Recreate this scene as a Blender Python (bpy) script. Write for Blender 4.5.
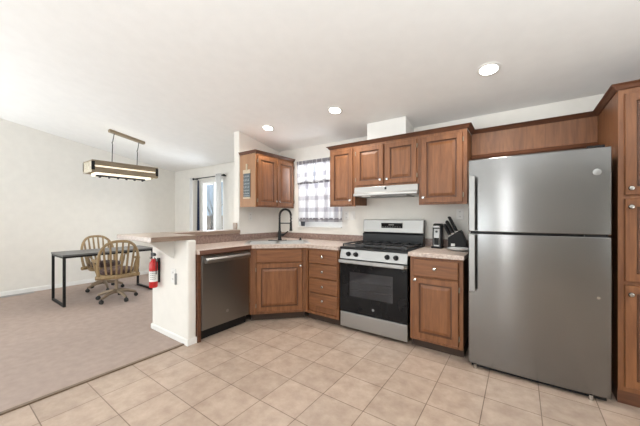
import bpy, bmesh, math, random
from mathutils import Vector, Matrix

for _o in list(bpy.data.objects):
    bpy.data.objects.remove(_o, do_unlink=True)
scene = bpy.context.scene
COL = scene.collection
R = math.radians
random.seed(4)

# ------------------------------------------------------------------ camera
cam_data = bpy.data.cameras.new('camera')
cam_data.sensor_width = 36.0
cam_data.lens = 36.0 * 282.0 / 640.0
cam_data.shift_y = 3.0 / 640.0
cam_data.clip_start = 0.05
cam = bpy.data.objects.new('camera', cam_data)
cam.location = (0, 0, 1.25)
cam.rotation_euler = (R(90), 0, R(35.3))
COL.objects.link(cam)
scene.camera = cam

# ------------------------------------------------------------------ colour management
vs = scene.view_settings
vs.view_transform = 'Standard'
vs.look = 'None'
vs.gamma = 1.0
vs.exposure = 0.0
try:
    vs.use_curve_mapping = False
except Exception:
    pass

# ------------------------------------------------------------------ sky
world = bpy.data.worlds.new('sky')
scene.world = world
world.use_nodes = True
wn = world.node_tree
wn.nodes.clear()
w_out = wn.nodes.new('ShaderNodeOutputWorld')
w_bg = wn.nodes.new('ShaderNodeBackground')
w_tc = wn.nodes.new('ShaderNodeTexCoord')
w_sep = wn.nodes.new('ShaderNodeSeparateXYZ')
w_ramp = wn.nodes.new('ShaderNodeValToRGB')
w_ramp.color_ramp.elements[0].position = 0.0
w_ramp.color_ramp.elements[0].color = (0.66, 0.79, 0.90, 1)
w_ramp.color_ramp.elements[1].position = 0.5
w_ramp.color_ramp.elements[1].color = (0.32, 0.52, 0.82, 1)
wn.links.new(w_tc.outputs['Generated'], w_sep.inputs[0])
wn.links.new(w_sep.outputs['Z'], w_ramp.inputs['Fac'])
wn.links.new(w_ramp.outputs['Color'], w_bg.inputs['Color'])
w_bg.inputs['Strength'].default_value = 0.95
wn.links.new(w_bg.outputs[0], w_out.inputs['Surface'])


def area(name, loc, rot, sx, sy, power, color=(1, 1, 1)):
    l = bpy.data.lights.new(name, 'AREA')
    l.shape = 'RECTANGLE'
    l.size, l.size_y = sx, sy
    l.energy = power
    l.color = color
    o = bpy.data.objects.new(name, l)
    o.location = loc
    o.rotation_euler = rot
    COL.objects.link(o)
    return o


sun = bpy.data.lights.new('sun', 'SUN')
sun.energy = 2.2
sun.angle = R(0.6)
sun_o = bpy.data.objects.new('sun', sun)
sun_o.rotation_euler = (R(48), 0, R(-18))
COL.objects.link(sun_o)

# daylight at the windows, seen and assumed, plus two added ceiling fills
area('daylight_rear_window', (-3.6, -4.9, 1.20), (R(140), 0, 0), 4.6, 1.9, 200, (0.89, 0.96, 1.0))
area('daylight_rear_sidelight', (-0.72, -4.95, 1.30), (R(90), 0, 0), 0.16, 2.1, 24, (0.95, 0.98, 1.0))
area('daylight_living_window', (-6.42, -1.9, 1.1), (R(135), 0, R(-90)), 3.4, 1.8, 150, (0.89, 0.96, 1.0))
area('daylight_entry_window', (2.82, -1.6, 1.1), (R(140), 0, R(90)), 3.0, 1.6, 36, (0.89, 0.96, 1.0))
area('added_ceiling_fill', (-0.2, -1.1, 1.60), (R(180), 0, 0), 1.2, 1.2, 85, (0.90, 0.965, 1.0))  # unseen lamp added behind the camera to brighten the ceiling
area('added_fill_by_pantry', (1.3, 0.5, 1.55), (R(180), 0, 0), 0.8, 0.8, 55, (0.88, 0.96, 1.0))  # second added lamp, facing up, for the ceiling at the right
area('daylight_patio_door', (-5.25, 3.62, 1.15), (R(-90), 0, 0), 1.2, 1.9, 60, (0.90, 0.95, 1.0))
area('daylight_sink_window', (-2.36, 3.64, 1.92), (R(-75), 0, 0), 0.8, 0.8, 22, (0.95, 0.97, 1.0))


# ------------------------------------------------------------------ materials
def new_mat(name):
    m = bpy.data.materials.new(name)
    m.use_nodes = True
    nt = m.node_tree
    b = nt.nodes['Principled BSDF']
    return m, nt, b


def plain(name, col, rough=0.5, metal=0.0, noise=0.06, nscale=9.0, bump=0.0, bscale=60.0, spec=None, coat=0.0):
    m, nt, b = new_mat(name)
    tc = nt.nodes.new('ShaderNodeTexCoord')
    n = nt.nodes.new('ShaderNodeTexNoise')
    n.inputs['Scale'].default_value = nscale
    n.inputs['Detail'].default_value = 3
    nt.links.new(tc.outputs['Object'], n.inputs['Vector'])
    r = nt.nodes.new('ShaderNodeValToRGB')
    lo = [max(0, c * (1 - noise)) for c in col]
    hi = [min(1, c * (1 + noise)) for c in col]
    r.color_ramp.elements[0].position = 0.3
    r.color_ramp.elements[1].position = 0.7
    r.color_ramp.elements[0].color = (*lo, 1)
    r.color_ramp.elements[1].color = (*hi, 1)
    nt.links.new(n.outputs['Fac'], r.inputs['Fac'])
    nt.links.new(r.outputs['Color'], b.inputs['Base Color'])
    b.inputs['Roughness'].default_value = rough
    b.inputs['Metallic'].default_value = metal
    if spec is not None:
        b.inputs['Specular IOR Level'].default_value = spec
    if coat:
        b.inputs['Coat Weight'].default_value = coat
    if bump:
        n2 = nt.nodes.new('ShaderNodeTexNoise')
        n2.inputs['Scale'].default_value = bscale
        n2.inputs['Detail'].default_value = 4
        nt.links.new(tc.outputs['Object'], n2.inputs['Vector'])
        bp = nt.nodes.new('ShaderNodeBump')
        bp.inputs['Strength'].default_value = bump
        bp.inputs['Distance'].default_value = 0.004
        nt.links.new(n2.outputs['Fac'], bp.inputs['Height'])
        nt.links.new(bp.outputs['Normal'], b.inputs['Normal'])
    return m


def wood(name, dark, light, scale, rough=0.45, coat=0.06):
    m, nt, b = new_mat(name)
    tc = nt.nodes.new('ShaderNodeTexCoord')
    mp = nt.nodes.new('ShaderNodeMapping')
    mp.inputs['Scale'].default_value = scale
    nt.links.new(tc.outputs['Object'], mp.inputs['Vector'])
    n1 = nt.nodes.new('ShaderNodeTexNoise')
    n1.inputs['Scale'].default_value = 3.2
    n1.inputs['Detail'].default_value = 6
    n1.inputs['Roughness'].default_value = 0.62
    n1.inputs['Distortion'].default_value = 0.6
    nt.links.new(mp.outputs['Vector'], n1.inputs['Vector'])
    r = nt.nodes.new('ShaderNodeValToRGB')
    e = r.color_ramp.elements
    e[0].position, e[0].color = 0.28, (*dark, 1)
    e[1].position, e[1].color = 0.72, (*light, 1)
    nt.links.new(n1.outputs['Fac'], r.inputs['Fac'])
    nt.links.new(r.outputs['Color'], b.inputs['Base Color'])
    b.inputs['Roughness'].default_value = rough
    b.inputs['Coat Weight'].default_value = coat
    b.inputs['Coat Roughness'].default_value = 0.3
    bp = nt.nodes.new('ShaderNodeBump')
    bp.inputs['Strength'].default_value = 0.08
    bp.inputs['Distance'].default_value = 0.002
    nt.links.new(n1.outputs['Fac'], bp.inputs['Height'])
    nt.links.new(bp.outputs['Normal'], b.inputs['Normal'])
    return m


def steel(name, col, rough=0.3, aniso=0.0, vary=1.0):
    m, nt, b = new_mat(name)
    tc = nt.nodes.new('ShaderNodeTexCoord')
    mp = nt.nodes.new('ShaderNodeMapping')
    mp.inputs['Scale'].default_value = (2, 2, 220)
    nt.links.new(tc.outputs['Object'], mp.inputs['Vector'])
    n = nt.nodes.new('ShaderNodeTexNoise')
    n.inputs['Scale'].default_value = 1.0
    n.inputs['Detail'].default_value = 2
    nt.links.new(mp.outputs['Vector'], n.inputs['Vector'])
    mr = nt.nodes.new('ShaderNodeMapRange')
    mr.inputs['To Min'].default_value = rough - 0.02 * vary
    mr.inputs['To Max'].default_value = rough + 0.03 * vary
    nt.links.new(n.outputs['Fac'], mr.inputs['Value'])
    nt.links.new(mr.outputs['Result'], b.inputs['Roughness'])
    b.inputs['Base Color'].default_value = (*col, 1)
    b.inputs['Metallic'].default_value = 1.0
    if aniso:
        tg = nt.nodes.new('ShaderNodeTangent')
        tg.direction_type = 'RADIAL'
        tg.axis = 'Z'
        nt.links.new(tg.outputs[0], b.inputs['Tangent'])
        b.inputs['Anisotropic'].default_value = aniso
        b.inputs['Anisotropic Rotation'].default_value = 0.25
    return m


def emit(name, col, strength):
    m, nt, b = new_mat(name)
    b.inputs['Base Color'].default_value = (*col, 1)
    b.inputs['Emission Color'].default_value = (*col, 1)
    b.inputs['Emission Strength'].default_value = strength
    return m


def glassy(name, tint, gloss=0.12, rough=0.02):
    m, nt, b = new_mat(name)
    out = nt.nodes['Material Output']
    tr = nt.nodes.new('ShaderNodeBsdfTransparent')
    tr.inputs['Color'].default_value = (*tint, 1)
    gl = nt.nodes.new('ShaderNodeBsdfGlossy')
    gl.inputs['Roughness'].default_value = rough
    mx = nt.nodes.new('ShaderNodeMixShader')
    mx.inputs['Fac'].default_value = gloss
    nt.links.new(tr.outputs[0], mx.inputs[1])
    nt.links.new(gl.outputs[0], mx.inputs[2])
    nt.links.new(mx.outputs[0], out.inputs['Surface'])
    return m


def fabric(name, base, check=None, period=0.11, transl=0.5):
    m, nt, b = new_mat(name)
    out = nt.nodes['Material Output']
    col = nt.nodes.new('ShaderNodeRGB')
    col.outputs[0].default_value = (*base, 1)
    csock = col.outputs[0]
    if check:
        tc = nt.nodes.new('ShaderNodeTexCoord')
        sep = nt.nodes.new('ShaderNodeSeparateXYZ')
        nt.links.new(tc.outputs['Object'], sep.inputs[0])
        fac = None
        for ax, ph in (('X', 0.03), ('Z', 0.05)):
            a = nt.nodes.new('ShaderNodeMath'); a.operation = 'ADD'; a.inputs[1].default_value = ph + 50 * period
            nt.links.new(sep.outputs[ax], a.inputs[0])
            d = nt.nodes.new('ShaderNodeMath'); d.operation = 'DIVIDE'; d.inputs[1].default_value = period
            nt.links.new(a.outputs[0], d.inputs[0])
            f = nt.nodes.new('ShaderNodeMath'); f.operation = 'FRACT'
            nt.links.new(d.outputs[0], f.inputs[0])
            g = nt.nodes.new('ShaderNodeMath'); g.operation = 'LESS_THAN'; g.inputs[1].default_value = 0.36
            nt.links.new(f.outputs[0], g.inputs[0])
            h = nt.nodes.new('ShaderNodeMath'); h.operation = 'MULTIPLY'; h.inputs[1].default_value = 0.5
            nt.links.new(g.outputs[0], h.inputs[0])
            if fac is None:
                fac = h.outputs[0]
            else:
                s = nt.nodes.new('ShaderNodeMath'); s.operation = 'ADD'
                nt.links.new(fac, s.inputs[0]); nt.links.new(h.outputs[0], s.inputs[1])
                fac = s.outputs[0]
        mx = nt.nodes.new('ShaderNodeMix'); mx.data_type = 'RGBA'
        mx.inputs[6].default_value = (*base, 1)
        mx.inputs[7].default_value = (*check, 1)
        nt.links.new(fac, mx.inputs[0])
        csock = mx.outputs[2]
    df = nt.nodes.new('ShaderNodeBsdfDiffuse')
    tl = nt.nodes.new('ShaderNodeBsdfTranslucent')
    nt.links.new(csock, df.inputs['Color'])
    nt.links.new(csock, tl.inputs['Color'])
    ms = nt.nodes.new('ShaderNodeMixShader'); ms.inputs[0].default_value = transl
    nt.links.new(df.outputs[0], ms.inputs[1]); nt.links.new(tl.outputs[0], ms.inputs[2])
    nt.links.new(ms.outputs[0], out.inputs['Surface'])
    return m


def tile_mat():
    m, nt, b = new_mat('beige_ceramic_tile')
    tc = nt.nodes.new('ShaderNodeTexCoord')
    mp = nt.nodes.new('ShaderNodeMapping')
    mp.inputs['Location'].default_value = (2.365 + 3.1 + 0.003, -1.025 + 6.1 + 0.003, 0)
    nt.links.new(tc.outputs['Object'], mp.inputs['Vector'])
    br = nt.nodes.new('ShaderNodeTexBrick')
    br.offset = 0.0
    br.squash = 1.0
    br.inputs['Scale'].default_value = 1.0
    br.inputs['Brick Width'].default_value = 0.31
    br.inputs['Row Height'].default_value = 0.305
    br.inputs['Mortar Size'].default_value = 0.003
    br.inputs['Mortar Smooth'].default_value = 0.2
    br.inputs['Bias'].default_value = 0.0
    br.inputs['Color1'].default_value = (0.86, 0.86, 0.86, 1)
    br.inputs['Color2'].default_value = (1, 1, 1, 1)
    br.inputs['Mortar'].default_value = (0.40, 0.36, 0.32, 1)
    nt.links.new(mp.outputs['Vector'], br.inputs['Vector'])
    n = nt.nodes.new('ShaderNodeTexNoise')
    n.inputs['Scale'].default_value = 9.0
    n.inputs['Detail'].default_value = 8
    n.inputs['Roughness'].default_value = 0.65
    nt.links.new(tc.outputs['Object'], n.inputs['Vector'])
    r = nt.nodes.new('ShaderNodeValToRGB')
    r.color_ramp.elements[0].position = 0.3
    r.color_ramp.elements[1].position = 0.72
    r.color_ramp.elements[0].color = (0.385, 0.28, 0.215, 1)
    r.color_ramp.elements[1].color = (0.56, 0.44, 0.352, 1)
    nt.links.new(n.outputs['Fac'], r.inputs['Fac'])
    mul = nt.nodes.new('ShaderNodeMix'); mul.data_type = 'RGBA'; mul.blend_type = 'MULTIPLY'
    mul.inputs[0].default_value = 1.0
    nt.links.new(r.outputs['Color'], mul.inputs[6])
    nt.links.new(br.outputs['Color'], mul.inputs[7])
    nt.links.new(mul.outputs[2], b.inputs['Base Color'])
    b.inputs['Roughness'].default_value = 0.34
    bp = nt.nodes.new('ShaderNodeBump')
    bp.inputs['Strength'].default_value = 0.35
    bp.inputs['Distance'].default_value = 0.003
    bp.invert = True
    nt.links.new(br.outputs['Fac'], bp.inputs['Height'])
    nt.links.new(bp.outputs['Normal'], b.inputs['Normal'])
    return m


def speckle(name, c1, c2, c3, rough=0.3):
    m, nt, b = new_mat(name)
    tc = nt.nodes.new('ShaderNodeTexCoord')
    n = nt.nodes.new('ShaderNodeTexNoise')
    n.inputs['Scale'].default_value = 38
    n.inputs['Detail'].default_value = 7
    n.inputs['Roughness'].default_value = 0.75
    nt.links.new(tc.outputs['Object'], n.inputs['Vector'])
    r = nt.nodes.new('ShaderNodeValToRGB')
    e = r.color_ramp.elements
    e[0].position, e[0].color = 0.32, (*c1, 1)
    e[1].position, e[1].color = 0.66, (*c3, 1)
    k = e.new(0.5); k.color = (*c2, 1)
    nt.links.new(n.outputs['Fac'], r.inputs['Fac'])
    nt.links.new(r.outputs['Color'], b.inputs['Base Color'])
    b.inputs['Roughness'].default_value = rough
    return m


M = {}
M['wall'] = plain('cream_wall_paint', (0.80, 0.775, 0.725), 0.8, noise=0.02, bump=0.12, bscale=70)
M['ceil'] = plain('ceiling_paint', (0.87, 0.865, 0.85), 0.9, noise=0.015, bump=0.15, bscale=60)
M['white'] = plain('white_trim_paint', (0.82, 0.81, 0.78), 0.5, noise=0.02)
M['tile'] = tile_mat()
M['carpet'] = plain('taupe_carpet', (0.415, 0.33, 0.288), 0.95, noise=0.07, nscale=14.0, bump=0.7, bscale=240, spec=0.1)
M['strip'] = plain('brown_transition_strip', (0.17, 0.115, 0.075), 0.45)
WD, WL = (0.135, 0.045, 0.014), (0.275, 0.112, 0.041)
M['wood_v'] = wood('cherry_wood_upright', WD, WL, (9, 9, 0.9))
M['wood_h'] = wood('cherry_wood_level', WD, WL, (1.0, 1.0, 12))
M['wood_side'] = wood('oak_side_panel', (0.33, 0.165, 0.08), (0.44, 0.24, 0.125), (7, 7, 0.8))
M['groove'] = wood('dark_groove_wood', (0.075, 0.026, 0.010), (0.13, 0.048, 0.018), (9, 9, 0.9))  # darker wood for the groove faces of raised panels
M['crown'] = wood('dark_cherry_moulding', (0.075, 0.026, 0.011), (0.145, 0.053, 0.023), (1, 1, 12))
M['kick'] = plain('brown_kick_board', (0.045, 0.024, 0.014), 0.7)  # brown deepened to hold the shadow under the cabinets
M['inside'] = plain('cabinet_inside_brown', (0.10, 0.05, 0.03), 0.7)
M['counter'] = speckle('speckled_laminate', (0.37, 0.27, 0.22), (0.56, 0.455, 0.395), (0.70, 0.62, 0.56))
M['splash'] = speckle('mottled_brown_laminate', (0.17, 0.105, 0.085), (0.27, 0.185, 0.155), (0.38, 0.28, 0.24))
M['bar'] = speckle('bar_laminate', (0.29, 0.21, 0.165), (0.40, 0.31, 0.25), (0.50, 0.41, 0.345))
M['bar_edge'] = wood('wood_look_edge_banding', (0.21, 0.145, 0.108), (0.33, 0.245, 0.19), (1, 1, 12))
M['edge'] = wood('brown_edge_reflection', (0.12, 0.055, 0.035), (0.2, 0.1, 0.07), (1, 1, 12))  # reflection of the dark room put into the edge colour
M['steel'] = steel('brushed_stainless', (0.36, 0.357, 0.35), 0.30)
M['handle'] = steel('satin_handle_metal', (0.30, 0.297, 0.29), 0.36, 0.0, 0.0)
M['fridge'] = steel('brushed_stainless_dark', (0.235, 0.233, 0.23), 0.2, 0.5, 0.0)
M['dwsteel'] = steel('slate_stainless', (0.25, 0.243, 0.233), 0.30, 0.6, 0.0)
M['chrome'] = plain('polished_nickel', (0.52, 0.505, 0.48), 0.16, 1.0, noise=0.02)
M['sinksteel'] = steel('sink_stainless', (0.60, 0.60, 0.60), 0.28, 0.0, 0.0)
M['brass'] = plain('tarnished_hinge_metal', (0.30, 0.25, 0.19), 0.4, 1.0)
M['black'] = plain('black_enamel', (0.009, 0.009, 0.010), 0.3, spec=0.3)
M['matte'] = plain('matte_black_metal', (0.010, 0.010, 0.011), 0.5, spec=0.25)
M['iron'] = plain('cast_iron', (0.03, 0.03, 0.032), 0.42, spec=0.5, bump=0.2, bscale=120)
M['rubber'] = plain('black_rubber', (0.02, 0.02, 0.02), 0.75)
M['ovenglass'] = plain('black_oven_glass', (0.006, 0.006, 0.007), 0.06, spec=0.22)
M['cavity'] = plain('grey_oven_enamel', (0.24, 0.24, 0.245), 0.45, noise=0.3, nscale=6)
M['smoke'] = glassy('smoked_glass', (0.55, 0.55, 0.57), 0.04)
M['pane'] = glassy('clear_window_glass', (0.97, 0.98, 0.99), 0.05)
M['plastic'] = plain('white_plastic', (0.80, 0.79, 0.76), 0.4, noise=0.02)
M['slot'] = plain('outlet_slot_grey', (0.16, 0.155, 0.15), 0.5)
M['greyplate'] = plain('grey_cover_plate', (0.28, 0.28, 0.28), 0.4)
M['red'] = plain('red_enamel', (0.55, 0.018, 0.018), 0.28)
M['paper'] = plain('paper_label', (0.80, 0.80, 0.77), 0.7)
M['ink'] = plain('grey_print', (0.22, 0.23, 0.24), 0.7)
M['chalk'] = plain('slate_blue_board', (0.10, 0.125, 0.14), 0.6)
M['chalkmark'] = plain('chalk_white', (0.66, 0.70, 0.70), 0.8)
M['signwood'] = plain('pale_pine', (0.62, 0.52, 0.38), 0.6)
M['chairwood'] = wood('honey_oak', (0.22, 0.145, 0.068), (0.37, 0.26, 0.13), (8, 8, 1.5))
M['cushion'] = plain('brown_patterned_upholstery', (0.10, 0.062, 0.055), 0.85, noise=0.75, nscale=28)
M['basebronze'] = plain('bronze_chair_base', (0.28, 0.215, 0.15), 0.4, 0.6)
M['desktop'] = plain('charcoal_desk_top', (0.11, 0.112, 0.114), 0.38)
M['lampwood'] = wood('weathered_grey_wood', (0.20, 0.155, 0.10), (0.34, 0.27, 0.185), (9, 1, 9), 0.6)
M['lampglow'] = emit('lamp_diffuser', (1.0, 0.92, 0.76), 0.85)
M['seeded'] = plain('pale_seeded_glass', (0.62, 0.56, 0.44), 0.2, noise=0.25, nscale=40)
M['canglow'] = emit('led_diffuser', (1.0, 0.97, 0.9), 9)
M['curtain'] = fabric('white_grey_check_cotton', (0.86, 0.86, 0.87), (0.52, 0.51, 0.55), 0.17, 0.5)
M['header'] = fabric('grey_check_cotton', (0.36, 0.35, 0.38), None, 0.1, 0.4)
M['sheer'] = fabric('white_drape', (0.84, 0.84, 0.83), None, 0.1, 0.35)
M['navy'] = fabric('navy_gap_shade', (0.03, 0.038, 0.07), None, 0.1, 0.15)  # shade of the gap between curtains, put into a fabric colour
M['pot'] = plain('charcoal_pot', (0.06, 0.065, 0.08), 0.5)
M['leaf'] = plain('succulent_leaf', (0.10, 0.14, 0.08), 0.6)
M['ceramic'] = plain('white_ceramic', (0.78, 0.79, 0.80), 0.2)
M['hood'] = plain('white_hood_enamel', (0.44, 0.437, 0.43), 0.3, 0.6, noise=0.02)
M['bark'] = plain('bare_bark', (0.17, 0.14, 0.115), 0.9)
M['soil'] = plain('desert_ground', (0.42, 0.34, 0.25), 0.95, noise=0.2)
M['block'] = plain('tan_block', (0.36, 0.28, 0.21), 0.9, noise=0.35, nscale=14)


# ------------------------------------------------------------------ mesh builder
BASE = {}


class MB:
    def __init__(self, mat4=None):
        self.bm = bmesh.new()
        self.T = mat4 or Matrix.Identity(4)

    def v(self, p):
        return self.bm.verts.new(self.T @ Vector(p))

    def face(self, vs_):
        try:
            return self.bm.faces.new(vs_)
        except ValueError:
            return None

    def box(self, x0, x1, y0, y1, z0, z1):
        x0, x1 = sorted((x0, x1)); y0, y1 = sorted((y0, y1)); z0, z1 = sorted((z0, z1))
        p = [self.v(q) for q in ((x0, y0, z0), (x1, y0, z0), (x1, y1, z0), (x0, y1, z0),
                                 (x0, y0, z1), (x1, y0, z1), (x1, y1, z1), (x0, y1, z1))]
        for f in ((3, 2, 1, 0), (4, 5, 6, 7), (0, 1, 5, 4), (1, 2, 6, 5), (2, 3, 7, 6), (3, 0, 4, 7)):
            self.face([p[i] for i in f])
        return self

    def prism(self, poly, a, b, axis='z'):
        """poly of 2-D points swept from a to b along the axis"""
        def mk(q, h):
            if axis == 'z': return (q[0], q[1], h)
            if axis == 'x': return (h, q[0], q[1])
            return (q[0], h, q[1])
        lo = [self.v(mk(q, a)) for q in poly]
        hi = [self.v(mk(q, b)) for q in poly]
        n = len(poly)
        self.face(list(reversed(lo)))
        self.face(hi)
        for i in range(n):
            self.face([lo[i], lo[(i + 1) % n], hi[(i + 1) % n], hi[i]])
        return self

    def tube(self, pts, r, seg=10, caps=True, closed=False):
        pts = [Vector(p) for p in pts]
        n = len(pts)
        rr = r if isinstance(r, (list, tuple)) else [r] * n
        rings = []
        prev = None
        for i, p in enumerate(pts):
            if closed:
                t = (pts[(i + 1) % n] - pts[i - 1])
            else:
                t = (pts[min(i + 1, n - 1)] - pts[max(i - 1, 0)])
            t.normalize()
            if prev is None:
                a = Vector((0, 0, 1)) if abs(t.z) < 0.9 else Vector((1, 0, 0))
                u = t.cross(a).normalized()
            else:
                u = prev - t * prev.dot(t)
                if u.length < 1e-6:
                    u = t.orthogonal()
                u.normalize()
            prev = u
            w = t.cross(u)
            rings.append([self.v(p + (u * math.cos(2 * math.pi * k / seg) + w * math.sin(2 * math.pi * k / seg)) * rr[i]) for k in range(seg)])
        m = n if closed else n - 1
        for i in range(m):
            A, B = rings[i], rings[(i + 1) % n]
            for k in range(seg):
                self.face([A[k], A[(k + 1) % seg], B[(k + 1) % seg], B[k]])
        if caps and not closed:
            self.face(list(reversed(rings[0])))
            self.face(rings[-1])
        return self

    def lathe(self, prof, o=(0, 0, 0), ax=(0, 0, 1), seg=20, caps=True):
        """prof: (radius, height) pairs along ax from o"""
        o = Vector(o); ax = Vector(ax).normalized()
        u = ax.orthogonal().normalized(); w = ax.cross(u)
        rings = []
        for r, h in prof:
            if r < 1e-6:
                rings.append([self.v(o + ax * h)])
            else:
                rings.append([self.v(o + ax * h + (u * math.cos(2 * math.pi * k / seg) + w * math.sin(2 * math.pi * k / seg)) * r) for k in range(seg)])
        for A, B in zip(rings, rings[1:]):
            for k in range(seg):
                k2 = (k + 1) % seg
                if len(A) == 1 and len(B) == 1: continue
                if len(A) == 1: self.face([A[0], B[k2], B[k]])
                elif len(B) == 1: self.face([A[k], A[k2], B[0]])
                else: self.face([A[k], A[k2], B[k2], B[k]])
        if caps and len(rings[0]) > 1: self.face(list(reversed(rings[0])))
        if caps and len(rings[-1]) > 1: self.face(rings[-1])
        return self

    def panel(self, x0, x1, z0, z1, rings, t=0.019):
        """raised-panel board in the local xz plane, its front at y=-t; rings = (inset, depth behind the front)"""
        def rect(i, y):
            return [self.v(q) for q in ((x0 + i, y, z0 + i), (x1 - i, y, z0 + i), (x1 - i, y, z1 - i), (x0 + i, y, z1 - i))]
        loops = [rect(0, 0), rect(0, -t + 0.004)] + [rect(i, -t + d) for i, d in rings]
        self.face(list(reversed(loops[0])))
        for i, (A, B) in enumerate(zip(loops, loops[1:])):
            for k in range(4):
                f = self.face([A[k], A[(k + 1) % 4], B[(k + 1) % 4], B[k]])
                if f and len(rings) > 3 and i in (3, 4): f.material_index = 1
        self.face(loops[-1])
        return self

    def sweep(self, path, prof):
        """prof: closed (out, z) outline; swept on a mitred path in plan, out = to the right of travel"""
        P = [Vector((p[0], p[1])) for p in path]
        n = len(P)
        rings = []
        for i in range(n):
            d0 = (P[i] - P[i - 1]).normalized() if i else (P[1] - P[0]).normalized()
            d1 = (P[i + 1] - P[i]).normalized() if i < n - 1 else d0
            n0 = Vector((d0.y, -d0.x)); n1 = Vector((d1.y, -d1.x))
            mvec = (n0 + n1)
            mvec = mvec / mvec.length
            k = 1.0 / max(0.2, mvec.dot(n0))
            rings.append([self.v((P[i].x + mvec.x * k * o, P[i].y + mvec.y * k * o, z)) for o, z in prof])
        m = len(prof)
        for A, B in zip(rings, rings[1:]):
            for k in range(m):
                self.face([A[k], A[(k + 1) % m], B[(k + 1) % m], B[k]])
        self.face(list(reversed(rings[0])))
        self.face(rings[-1])
        return self

    def build(self, name, mat, parent=None, smooth=False, bevel=0.0, bseg=2, auto=40):
        bm = self.bm
        bmesh.ops.recalc_face_normals(bm, faces=bm.faces[:])
        off = BASE.get(parent.name, Vector()) if parent else Vector()
        if off.length:
            bmesh.ops.translate(bm, verts=bm.verts[:], vec=-off)
        me = bpy.data.meshes.new(name)
        bm.to_mesh(me)
        bm.free()
        me.materials.append(mat)
        o = bpy.data.objects.new(name, me)
        COL.objects.link(o)
        if smooth:
            for p in me.polygons: p.use_smooth = True
            if auto:
                try:
                    me.set_sharp_from_angle(angle=R(auto))
                except Exception:
                    pass
        if bevel:
            b = o.modifiers.new('bevel', 'BEVEL')
            b.width = bevel
            b.segments = bseg
            b.limit_method = 'ANGLE'
            b.angle_limit = R(35)
        if parent:
            o.parent = parent
            BASE[o.name] = off
        else:
            BASE[o.name] = Vector()
        return o


def tag(o, label=None, cat=None, group=None, kind=None):
    if label: o['label'] = label
    if cat: o['category'] = cat
    if group: o['group'] = group
    if kind: o['kind'] = kind
    return o


def thing(name, loc, label, cat, group=None):
    o = bpy.data.objects.new(name, None)
    o.empty_display_size = 0.1
    o.location = loc
    COL.objects.link(o)
    BASE[o.name] = Vector(loc)
    return tag(o, label, cat, group)


def struct(name, mb, mat, **k):
    return tag(mb.build(name, mat, **k), kind='structure')


def copy_tree(o, parent=None):
    c = o.copy()
    COL.objects.link(c)
    if parent: c.parent = parent
    for ch in [x for x in bpy.data.objects if x.parent == o]:
        copy_tree(ch, c)
    return c


# ================================================================== SETTING
YA = 3.33          # kitchen outer wall face
YD = 3.40          # dining outer wall face
XL = -6.55         # dining side wall face
XB = -3.168        # kitchen side wall face
def ceil_z(y): return 2.283 - 0.182 * (y - 3.33)

# floors
struct('floor_tile', MB().box(-2.66, 3.0, -5.2, 3.5, -0.08, 0.0).box(XB, -2.66, 1.52, 3.5, -0.08, 0.0), M['tile'])
struct('floor_carpet', MB().prism([(-6.8, -5.2), (-2.665, -5.2), (-2.665, 1.50), (XB - .05, 1.50), (XB - .05, 3.6), (-6.8, 3.6)], -0.08, 0.004), M['carpet'])
struct('trim_1', MB().box(-2.685, -2.652, -5.0, 1.475, 0.0, 0.010), M['strip'], bevel=0.003)

# ceiling: one slope over the room, ridge behind the camera
RY = -0.9
struct('ceiling', MB().prism([(3.75, ceil_z(3.75)), (RY, ceil_z(RY)), (-5.3, ceil_z(RY) - 0.182 * 4.4), (-5.3, ceil_z(RY) - 0.182 * 4.4 + 0.1),
                               (RY, ceil_z(RY) + 0.12), (3.75, ceil_z(3.75) + 0.12)], -6.9, 3.1, 'x'), M['ceil'])

def wall_with_hole(name, x0, x1, y0, y1, z1, hx0, hx1, hz0, hz1, mat):
    mb = MB()
    mb.box(x0, hx0, y0, y1, 0, z1).box(hx1, x1, y0, y1, 0, z1)
    mb.box(hx0, hx1, y0, y1, hz1, z1)
    if hz0 > 0: mb.box(hx0, hx1, y0, y1, 0, hz0)
    return struct(name, mb, mat)

WX0, WX1, WZ0, WZ1 = -2.755, -1.985, 1.085, 2.075       # sink window opening
wall_with_hole('wall_kitchen', XB - 0.06, 3.0, YA, YA + 0.16, 2.31, WX0, WX1, WZ0, WZ1, M['wall'])
DX0, DX1, DZ1 = -5.53, -4.70, 2.00                     # patio door opening
wall_with_hole('wall_dining', -6.8, XB - 0.06, YD, YD + 0.12, 2.31, DX0, DX1, 0.0, DZ1, M['wall'])
struct('wall_left', MB().prism([(-5.2, 0), (3.5, 0), (3.5, ceil_z(3.5) + .02), (RY, ceil_z(RY) + .02), (-5.2, ceil_z(RY) - .78)], XL - 0.12, XL, 'x'), M['wall'])
struct('wall_right', MB().prism([(-5.2, 0), (3.5, 0), (3.5, ceil_z(3.5) + .02), (RY, ceil_z(RY) + .02), (-5.2, ceil_z(RY) - .78)], 2.9, 3.0, 'x'), M['wall'])
struct('wall_back', MB().box(-6.8, 3.0, -5.2, -5.05, 0, 2.34), M['wall'])
struct('wall_wing', MB().prism([(2.536, 0), (YD, 0), (YD, ceil_z(YD) + .02), (2.536, ceil_z(2.536) + .02)], XB - 0.115, XB, 'x'), M['wall'], bevel=0.012, bseg=3)
# half wall behind the peninsula with its end return
struct('wall_peninsula', MB().box(-3.337, -2.605, 1.48, 1.568, 0, 1.014), M['wall'], bevel=0.018, bseg=4)
struct('wall_bar', MB().box(-3.337, XB, 1.5682, 2.535, 0, 1.014), M['wall'])
# duct chase over the range cabinets
struct('wall_chase', MB().prism([(3.04, 2.142), (YA, 2.142), (YA, ceil_z(YA) + .01), (3.04, ceil_z(3.04) + .01)], -1.47, -1.01, 'x'), M['white'])

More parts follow.
